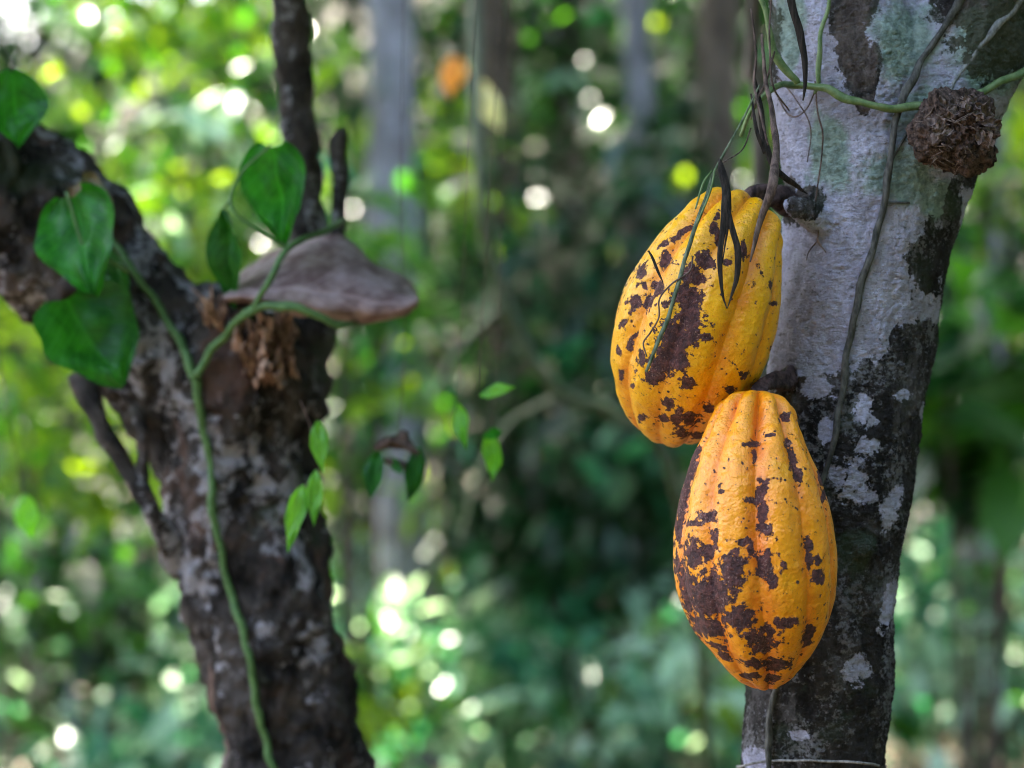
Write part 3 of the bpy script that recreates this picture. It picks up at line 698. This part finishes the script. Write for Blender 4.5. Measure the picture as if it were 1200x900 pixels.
# debris ball: hollow fibrous clump
nb = empty('debris_nest', P(1120, 158, 1.235), 'ragged brown hollow ball of fibrous debris stuck on the upper right trunk', 'nest')
cb = P(1119, 155, 1.234); rad = S(43, 1.228)
bmn = bmesh.new(); bmesh.ops.create_icosphere(bmn, subdivisions=6, radius=1)
for v in bmn.verts:
    n_ = v.co.copy(); r = rad * (1.04 + .10 * math.exp(-((n_.z - .75) / .3) ** 2) + .34 * noise.noise(n_ * 1.9 + Vector((2, 1, 0))) + .12 * noise.noise(n_ * 5 + Vector((4, 0, 0))) + .10 * noise.noise(n_ * 9) + .07 * (.3 - abs(noise.noise(n_ * 15))) + .03 * noise.noise(n_ * 34) + .30 * math.exp(-((n_.x - .75) ** 2 + (n_.z + .62) ** 2) / .10))
    q = n_ * r; q.y *= .85
    hol = math.exp(-(((n_.x - .15) / .62) ** 2 + ((n_.z + .18) / .50) ** 2)) if n_.y < 0 else 0   # ragged hollow facing us
    q.y += hol * rad * .42; q *= 1 + hol * .30 * noise.noise(n_ * 14)
    v.co = cb + q
men = bpy.data.meshes.new('clump'); bmn.to_mesh(men); bmn.free()
link('clump', men, M['nest'], nb)
fb = []
for k in range(230):
    a = random.uniform(0, 2 * math.pi); b = random.uniform(-1, 1); rr = rad * random.uniform(.92, 1.06); pts_ = []
    da = random.uniform(-.45, .45); db = random.uniform(-.3, .3)
    for q in range(4):
        aa = a + da * q * .5; bb = max(-1, min(1, b + db * q * .4)); rh = math.sqrt(max(0, 1 - bb * bb)); lift = 1 + (.03 if q in (1, 2) else 0) + (.12 if q == 3 and k % 3 == 0 else 0)
        p = cb + Vector((math.cos(aa) * rh, math.sin(aa) * rh * .85, bb)) * rr * lift
        pts_.append((p.x, p.y, p.z, S(random.uniform(.4, 1.1), 1.23)))
    cx_ = (pts_[1][0] - cb.x) / rad; cz_ = (pts_[1][2] - cb.z) / rad
    if not (pts_[1][1] < cb.y and abs(cx_ - .12) < .62 and abs(cz_ + .2) < .52 and k % 3): fb.append(pts_)
tubes('fibres', M['fibre'], nb, fb, nseg=5, span=4)
for k in range(34):
    a = R(random.uniform(-30, 210)); rr = rad * random.uniform(.35, 1.0); h_ = -.034 + .03 * (rr / rad) ** 2
    p0 = cb + Vector((math.cos(a) * rr, h_ - .004, math.sin(a) * rr)); b_ = a + random.uniform(-1.6, 1.6)
    p1 = p0 + Vector((math.cos(b_), random.uniform(-.25, .15), math.sin(b_))) * S(random.uniform(9, 20), 1.23)
    q_ = shaped_leaf('bark_flake', nb, p0, p1, S(random.uniform(8, 15), 1.23), M['flake'], 0, R(random.uniform(-50, 50)), .5, .4, (8, 6), .12, .6, 2.5)

# dried strips around the upper pod
def strip(name, label, mat, paths, flat=.3, cat='dry vine', wob=.3, group=None):
    e = empty(name, paths[0][0][:3], label, cat, group)
    for k, p in enumerate(paths): tubes('strand', M[mat], e, [p], nseg=10, wob=wob, flat=flat, jit=.45)
    return e
YD = 1.155
strip('withered_leaf', 'black withered forked leaf hanging over the top of the upper pod', 'blackvine',
      [[pt(843, 186, 1.2056, 1.28), pt(846, 200, 1.2033, 4.48), pt(850, 225, 1.1998, 5.12), pt(851, 245, 1.1970, 5.12), pt(846, 280, 1.1952, 3.20), pt(843, 315, 1.1934, 2.56), pt(847, 345, 1.1934, 1.54), pt(852, 362, 1.1934, 0.51)],
       [pt(850, 235, 1.1980, 3.20), pt(857, 262, 1.1952, 3.52), pt(864, 295, 1.1939, 3.84), pt(863, 325, 1.1934, 2.68), pt(857, 348, 1.1930, 1.40), pt(852, 362, 1.1930, 0.38)],
       [pt(854, 232, 1.1984, 2.56), pt(855, 250, 1.1966, 1.92), pt(850, 285, 1.1948, 1.02), pt(846, 312, 1.1939, 0.38)]], cat='withered leaf')
strip('dried_vine', 'thick brown dried vine descending past the stalk of the upper pod', 'dryvine',
      [[pt(893, 40, 1.235, 1.6), pt(897, 90, 1.225, 2.4), pt(906, 140, 1.215, 3.4), pt(910, 180, 1.205, 4.6), pt(906, 215, 1.195, 5.2), pt(893, 250, 1.196, 4.2), pt(884, 285, 1.196, 2.4), pt(879, 307, 1.197, 1)]], .8)
strip('dried_vine', 'black curved strip bending from above the upper pod to the knot on the trunk', 'blackvine',
      [[pt(884, 90, 1.235, 1.4), pt(892, 130, 1.230, 3), pt(896, 165, 1.225, 3.4), pt(905, 192, 1.222, 4.6), pt(920, 208, 1.225, 4.4), pt(936, 220, 1.232, 2.6), pt(946, 227, 1.238, .8)],
       [pt(880, 110, 1.23, 1), pt(886, 150, 1.22, 2), pt(896, 180, 1.22, 2.4)]], .6)
strip('dried_vine', 'black pointed strip hanging against the top left of the right trunk', 'blackvine',
      [[pt(922, -60, 1.215, 3), pt(928, 0, 1.215, 5), pt(935, 30, 1.215, 5), pt(941, 60, 1.215, 4), pt(944, 90, 1.215, 2.4), pt(941, 118, 1.215, .8)]], .5)
e = strip('dried_vine', 'grey green dead stem leaning across the left side of the upper pod', 'deadstem',
      [[pt(890, 100, 1.2285, 0.98), pt(865, 150, 1.2240, 1.31), pt(838, 200, 1.2173, 1.80), pt(826, 235, 1.2096, 2.46), pt(810, 280, 1.2024, 2.79), pt(798, 320, 1.1993, 2.79), pt(785, 365, 1.1970, 2.46), pt(770, 405, 1.1970, 2.62), pt(757, 436, 1.1984, 1.64)]], .9)
tubes('shoot', M['gvine'], e, [[pt(838, 198, 1.2159, 0.98), pt(832, 225, 1.2083, 1.31), pt(817, 262, 1.2029, 0.98)], [pt(834, 200, 1.2159, 0.82), pt(824, 215, 1.2114, 1.31), pt(815, 245, 1.2060, 0.98)]], nseg=8)
tubes('tendril', M['dryvine'], e, [[pt(812, 300, 1.2002, 0.98), pt(808, 318, 1.1979, 0.98), pt(788, 332, 1.1975, 1.07), pt(773, 350, 1.1984, 0.98), pt(772, 372, 1.1984, 0.98), pt(762, 390, 1.1993, 0.98), pt(754, 402, 1.2002, 0.98), pt(758, 418, 1.2002, 0.82)]], nseg=8)
tubes('tendril', M['blackvine'], e, [[pt(760, 294, 1.2069, 0.98), pt(765, 303, 1.2051, 1.64), pt(771, 318, 1.2029, 1.64), pt(777, 331, 1.2006, 0.66)]], nseg=8)
strip('dried_vine', 'tangle of thin dark twigs left of the trunk above the upper pod', 'dryvine',
      [[pt(880, 10, 1.24, 1.2), pt(886, 60, 1.235, 1.4), pt(884, 100, 1.23, 1.6), pt(893, 140, 1.22, 1.4), pt(900, 170, 1.215, 1)],
       [pt(908, 60, 1.235, .8), pt(898, 95, 1.23, 1.2), pt(886, 118, 1.228, 1.2), pt(880, 140, 1.228, .8)],
       [pt(905, -20, 1.235, 1), pt(902, 40, 1.23, 1.2), pt(906, 100, 1.225, 1.2), pt(925, 130, 1.23, .8)],
       [pt(880, 150, 1.22, .7), pt(870, 175, 1.215, .9), pt(848, 190, 1.19, .9)]], 1.0, wob=.5)

# ------------------------------------------------------------------ setting
def hill(x, y):      # a low rise beyond the trees, lower towards the left
    t = min(1, max(0, (y - 17) / 20)); t = t * t * (3 - 2 * t)
    q = min(1, max(0, (x / max(y, 1) + .30) / .25)); return t * (5.6 + 3.6 * q) * (1 + .15 * noise.noise(Vector((x * .12, y * .12, 7))))
gx, gy = np.meshgrid(np.linspace(-60, 60, 161), np.linspace(-40, 90, 171), indexing='ij')
gz = np.array([[.05 * noise.noise(Vector((x * .5, y * .5, 0))) + hill(x, y) for x, y in zip(a, b)] for a, b in zip(gx, gy)])
gz[np.hypot(gx, gy - 1.5) < 1.5] *= .2
Vg = np.stack([gx, gy, gz], -1).reshape(-1, 3); ii, jj = np.meshgrid(np.arange(160), np.arange(170), indexing='ij'); w = 171
Fg = np.stack([ii * w + jj, (ii + 1) * w + jj, (ii + 1) * w + jj + 1, ii * w + jj + 1], -1).reshape(-1, 4)
tag(link('ground', np_mesh('ground', Vg, Fg), mat_ground()), kind='structure')
nl = 5000
lx = rng.uniform(-7, 7, nl); ly = rng.uniform(-2, 14, nl)
tag(leaf_cloud('leaf_litter', np.stack([lx, ly, np.full(nl, .05)], 1), .12, LF['litter'], droop=0.0), kind='stuff')

def ground_patch(name, n, x0, x1, y0, y1, h, size, mat, seedn=0):
    x = rng.uniform(x0, x1, n); y = rng.uniform(y0, y1, n)
    hh = np.array([noise.noise(Vector((a * .9 + seedn, b * .9, 3))) for a, b in zip(x, y)]) * .5 + .5
    z = .04 + rng.uniform(0, 1, n) * h * (.3 + hh)
    return tag(leaf_cloud(name, np.stack([x, y, z], 1), size, mat, droop=.1), kind='stuff')
ground_patch('ground_cover', 5200, -6, 6, 5.5, 12, .45, .11, LF['teal'], 1)
ground_patch('ground_cover', 4200, -6, 6, 5.5, 12, .55, .11, LF['pale'], 5)
ground_patch('ground_cover', 2200, -6, 6, 5, 12, .5, .10, LF['green'], 9)

def shrub(label, px, py, Y, rpx, rpz, k, per, size, mats, cs=.10, group='leafy shrubs of the understorey', droop=.45, cat='shrub'):
    """py = height of the crown's centre in the picture; the stems reach the ground"""
    c = P(px, py, Y); e = empty('shrub', (c.x, c.y, 0), label, cat, group)
    rad_ = (S(rpx, Y), S(rpx, Y) * .7, S(rpz, Y))
    st = []
    for q in range(4):
        a = random.uniform(0, 6.28); x1 = c.x + math.cos(a) * rad_[0] * .5; y1 = c.y + math.sin(a) * rad_[1] * .5
        st.append([(c.x + .05 * math.cos(a), c.y + .05 * math.sin(a), -.02, .014), ((c.x + x1) / 2, (c.y + y1) / 2, c.z * .45, .011), (x1, y1, c.z, .008), (x1 * 1.02, y1, c.z + rad_[2] * .6, .003)])
    tubes('stems', M['bark_brown'], e, st, nseg=6)
    for (m_, fr) in mats:
        leaf_cloud('foliage', clumps(c, rad_, max(2, int(k * fr)), per, cs), size, LF[m_], e, droop)
    return e

def bg_tree(label, pts, Y, mat, crown_n, seedx=0):
    a = pts[0]; c0 = P(a[0], 450, Y)
    e = empty('forest_tree', (c0.x, Y, 0), label, 'tree', 'slim trees standing in the forest behind')
    ch = [(c0.x, Y, -.05, S(a[2], Y) * 1.5), (c0.x, Y, .25, S(a[2], Y) * 1.1)] + [pt(x, y, Y, r) for x, y, r in pts if CAM_Z - (y - 450) * TAN * Y / 1200 > .35]
    tp = ch[-1]; ch += [(tp[0] + .1, Y, tp[2] + 1.5, tp[3] * .7), (tp[0] - .05, Y + .1, tp[2] + 3, tp[3] * .3)]
    tubes('trunk', M[mat], e, [ch, [(tp[0], Y, tp[2] + .9, tp[3] * .4), (tp[0] + .5, Y + .2, tp[2] + 1.9, tp[3] * .2), (tp[0] + .8, Y + .3, tp[2] + 2.6, .005)],
                               [(tp[0], Y, tp[2] + 1.2, tp[3] * .4), (tp[0] - .5, Y - .2, tp[2] + 2.0, tp[3] * .2), (tp[0] - .8, Y - .1, tp[2] + 2.8, .005)]], nseg=16, wob=.35)
    leaf_cloud('crown', clumps((tp[0], Y, tp[2] + 2.7), (1.2, 1.2, .9), crown_n, 32, .22), .17, LF['green'], e, .6)
    return e
bg_tree('broad pale lavender grey trunk behind, right of the left tree', [(478, 900, 31), (472, 600, 30), (462, 300, 29), (455, 0, 28), (452, -80, 27)], 6.2, 'bark_grey', 14)
bg_tree('brown trunk in the blurred middle of the forest behind', [(600, 900, 27), (592, 500, 26), (585, 200, 26), (575, -80, 25)], 7.0, 'bark_brown', 26)
bg_tree('slim grey trunk behind, just left of the upper pod', [(762, 900, 18), (757, 500, 17), (752, 200, 16), (748, -80, 16)], 6.9, 'bark_greyd', 28)
bg_tree('thin whitish stem standing close behind the right trunk', [(893, 900, 8), (890, 500, 8), (889, 100, 8), (889, -80, 8)], 2.1, 'bark_grey', 8)
bg_tree('dark trunk far behind between the brown and grey ones', [(672, 900, 20), (668, 500, 20), (664, -80, 19)], 7.5, 'bark_brown', 10)
bg_tree('dark trunk far behind, beside the top of the right tree', [(852, 900, 24), (850, 500, 23), (842, -80, 22)], 6.6, 'bark_brown', 10)
bg_tree('dark trunk far behind at the upper left', [(258, 900, 22), (262, 500, 22), (270, -80, 21)], 8.0, 'bark_brown', 10)
bg_tree('dark trunk far behind at the right picture edge', [(1150, 900, 22), (1155, 500, 22), (1165, -80, 21)], 8.4, 'bark_greyd', 10)

bb = empty('bent_branch', P(690, 470, 3.2), 'green mossy branch bent in a curve behind the hanging shoots', 'branch')
tubes('branch', M['mossy'], bb, [[pt(560, -250, 3.4, 6.5), pt(556, 0, 3.3, 6.5), pt(562, 200, 3.2, 7.2), pt(578, 310, 3.2, 7.2), pt(612, 400, 3.2, 7.2), pt(660, 462, 3.2, 7.2), pt(720, 486, 3.2, 7.2), pt(790, 560, 3.2, 6.5), pt(830, 900, 3.3, 7.2), (P(840, 450, 3.4).x, 3.4, -.02, .03)],
    [pt(662, 462, 3.2, 5.8), pt(628, 480, 3.2, 5.0), pt(596, 500, 3.2, 4.3), pt(560, 560, 3.2, 3.6), pt(540, 640, 3.2, 2.2)], [pt(592, 358, 3.2, 5.0), pt(560, 388, 3.2, 5.0), pt(530, 425, 3.2, 4.3), pt(505, 470, 3.2, 2.9)]], nseg=12, wob=.2)

M['orange'] = mat_leaf('orange_dying_leaf', (.55, .20, .03), (.70, .34, .07), .35, .5, (1.3, 1.1, .5), True, .3)
M['creamy'] = mat_leaf('cream_yellow_leaf', (.50, .52, .24), (.72, .70, .42), .35, .45, (1.3, 1.2, .8), True, .3)
tubes('twig', M['mossy'], bb, [[pt(557, 70, 3.38, 4), pt(545, 62, 3.36, 3), pt(532, 66, 3.35, 2)]], nseg=6)
shaped_leaf('leaf', bb, P(534, 64, 3.35), P(526, 112, 3.34), S(34, 3.35), M['orange'], 0, R(15), .25, .2)['label'] = 'orange dying leaf'
shaped_leaf('leaf', bb, P(556, 92, 3.37), P(588, 150, 3.34), S(30, 3.35), M['creamy'], 0, R(-15), .25, .2)
SH = [
 ('yellow green shrub filling the upper left behind the left tree', 130, 110, 6.2, 260, 190, 34, 20, .10, [('yellow', .42), ('green', .38), ('dark', .1), ('pale', .1)]),
 ('tall yellow green shrub seen through the fork of the left tree', 250, 240, 5.4, 110, 130, 20, 16, .09, [('yellow', .55), ('green', .35), ('pale', .15)]),
 ('light green shrub below the left limb at the left picture edge', 40, 480, 5.6, 150, 140, 22, 18, .09, [('yellow', .5), ('green', .5)]),
 ('dark leafy shrub low at the left picture edge', 90, 720, 5.2, 160, 110, 22, 18, .09, [('dark', .6), ('green', .4)]),
 ('pale bluish shrub at the lower left beside the trunk foot', 170, 860, 5.0, 150, 80, 18, 16, .09, [('pale', .6), ('teal', .5)]),
 ('green shrub right of the left trunk', 415, 380, 5.4, 75, 200, 22, 14, .085, [('green', .5), ('yellow', .3), ('teal', .2)]),
 ('green shrub between the pale and brown trunks', 530, 250, 6.6, 60, 190, 16, 12, .085, [('green', .55), ('yellow', .35), ('pale', .1)]),
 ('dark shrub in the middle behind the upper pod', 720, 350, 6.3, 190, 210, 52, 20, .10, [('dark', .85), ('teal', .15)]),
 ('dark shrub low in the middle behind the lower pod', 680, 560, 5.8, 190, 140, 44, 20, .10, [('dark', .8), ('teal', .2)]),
 ('bluish green shrub low in the middle of the picture', 560, 790, 5.8, 140, 90, 20, 18, .09, [('teal', .45), ('green', .1), ('pale', .5)]),
 ('pale dappled shrub low beneath the pods', 740, 810, 5.5, 140, 100, 26, 18, .075, [('teal', .35), ('pale', .6), ('yellow', .15), ('green', .15)]),
 ('broad leaved green shrub right of the right trunk', 1140, 470, 5.0, 110, 110, 12, 14, .20, [('green', .7), ('dark', .3)]),
 ('yellow green shrub at the upper right picture edge', 1180, 230, 5.6, 80, 130, 12, 14, .11, [('yellow', .35), ('green', .4), ('dark', .25)]),
 ('bluish pale shrub at the lower right', 1130, 730, 5.6, 120, 120, 26, 18, .085, [('teal', .5), ('pale', .55), ('green', .1)]),
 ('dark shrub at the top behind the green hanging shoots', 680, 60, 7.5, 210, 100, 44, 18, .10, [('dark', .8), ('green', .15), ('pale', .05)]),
 ('yellow green tuft low beside the left trunk foot', 425, 810, 4.6, 45, 60, 6, 14, .09, [('yellow', .8), ('green', .2)]),
]
for a in SH: shrub(*a)

# the distant undergrowth closing the view: reads as one leafy mass
def far_wall(name, n, mat, size, seedn, r0=11.0, r1=15.0, zt=5.5, thr=-.12):
    out = []
    while len(out) < n:
        a = R(rng.uniform(-40, 40)); r = rng.uniform(r0, r1); z = rng.uniform(0, zt)
        x, y = math.sin(a) * r, math.cos(a) * r
        if noise.noise(Vector((x * 1.3 + seedn, y * .5, z * 1.3))) > thr - (.35 if a > R(-5) else .2): out.append((x, y, z))
    return tag(leaf_cloud(name, np.array(out), size, mat, droop=.5), kind='stuff')
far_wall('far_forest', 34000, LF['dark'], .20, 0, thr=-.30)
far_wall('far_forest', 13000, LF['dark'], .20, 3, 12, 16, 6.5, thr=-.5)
far_wall('far_forest', 1600, LF['yellow'], .16, 60, 9.5, 11, 6.5, thr=.12)
far_wall('far_forest', 4500, LF['green'], .19, 20, 10.5, 14, thr=.05)
far_wall('far_forest', 1500, LF['teal'], .19, 40, 10.5, 13, thr=.1)

# leaf ring added beside and behind the viewer, blocking light except from upper left
def light_block_ring(name, n, a0, a1, r0, r1, z0_, z1, mat):
    a = R(1) * rng.uniform(a0, a1, n); r = rng.uniform(r0, r1, n); z = rng.uniform(z0_, z1, n)
    return tag(leaf_cloud(name, np.stack([np.sin(a) * r, 1.2 + np.cos(a) * r, z], 1), .26, mat, droop=.5), kind='stuff')
light_block_ring('understorey', 6000, 60, 300, 4.2, 5.2, 0, 3.2, LF['dark'])
light_block_ring('understorey', 4500, 150, 215, 3.8, 4.6, 1.5, 5.0, LF['dark'])
light_block_ring('understorey', 7000, 42, 172, 2.6, 3.5, 0, 4.4, LF['dark'])
def added_shade_canopy(name, n, x0, x1, y0, y1, mat, thr, seedn):  # unseen leaf layer added to darken the background, with holes for sun dapples
    out = []
    while len(out) < n:
        x, y, z = rng.uniform(x0, x1), rng.uniform(y0, y1), rng.uniform(4.3, 5.8)
        if noise.noise(Vector((x * .9 + seedn, y * .9, 1.0))) > thr: out.append((x, y, z))
    return tag(leaf_cloud(name, np.array(out), .28, mat, droop=.4), kind='stuff')
added_shade_canopy('added_shade_canopy', 6200, -1.5, 5, 3.6, 9.2, LF['green'], -.2, 0)
added_shade_canopy('added_shade_canopy', 260, -1.5, 5, 9.2, 12, LF['green'], .1, 90)
added_shade_canopy('added_shade_canopy', 2600, -7, -1.5, 3.6, 12, LF['green'], .0, 30)
added_shade_canopy('added_shade_canopy', 1800, -6, 6, 12, 17, LF['green'], .05, 60)
# ------------------------------------------------------------------ light
SUN_EL, SUN_AZ = 52, -28      # azimuth measured from +Y (away from the camera) towards +X
w_ = bpy.data.worlds.new('World'); SC.world = w_; w_.use_nodes = True
nt_ = w_.node_tree; bgn = nt_.nodes['Background']
sky = nt_.nodes.new('ShaderNodeTexSky'); sky.sky_type = 'NISHITA'; sky.sun_disc = False
sky.sun_elevation = R(SUN_EL); sky.sun_rotation = R(SUN_AZ); sky.air_density = 1.0; sky.dust_density = 4.5; sky.ozone_density = .6
nt_.links.new(sky.outputs[0], bgn.inputs['Color']); bgn.inputs['Strength'].default_value = .13
sd_ = bpy.data.lights.new('sun', 'SUN'); sd_.energy = 5.0; sd_.angle = R(.5); sd_.color = (1, .94, .80)
so = bpy.data.objects.new('sun', sd_); COL.objects.link(so)
dv = Vector((math.sin(R(SUN_AZ)) * math.cos(R(SUN_EL)), math.cos(R(SUN_AZ)) * math.cos(R(SUN_EL)), math.sin(R(SUN_EL))))
so.rotation_euler = dv.to_track_quat('Z', 'Y').to_euler(); so.location = dv * 20

SC.view_settings.view_transform = 'Standard'; SC.view_settings.look = 'None'
SC.view_settings.exposure = 3.95; SC.view_settings.gamma = 1
SC.render.engine = 'CYCLES'
cy = SC.cycles
cy.use_denoising = True; cy.pixel_filter_type = 'BLACKMAN_HARRIS'; cy.filter_width = 1.05
try: cy.denoiser = 'OPENIMAGEDENOISE'; cy.denoising_input_passes = 'RGB_ALBEDO_NORMAL'
except Exception: pass
cy.max_bounces = 6; cy.diffuse_bounces = 3; cy.glossy_bounces = 2; cy.transmission_bounces = 3; cy.sample_clamp_indirect = 4
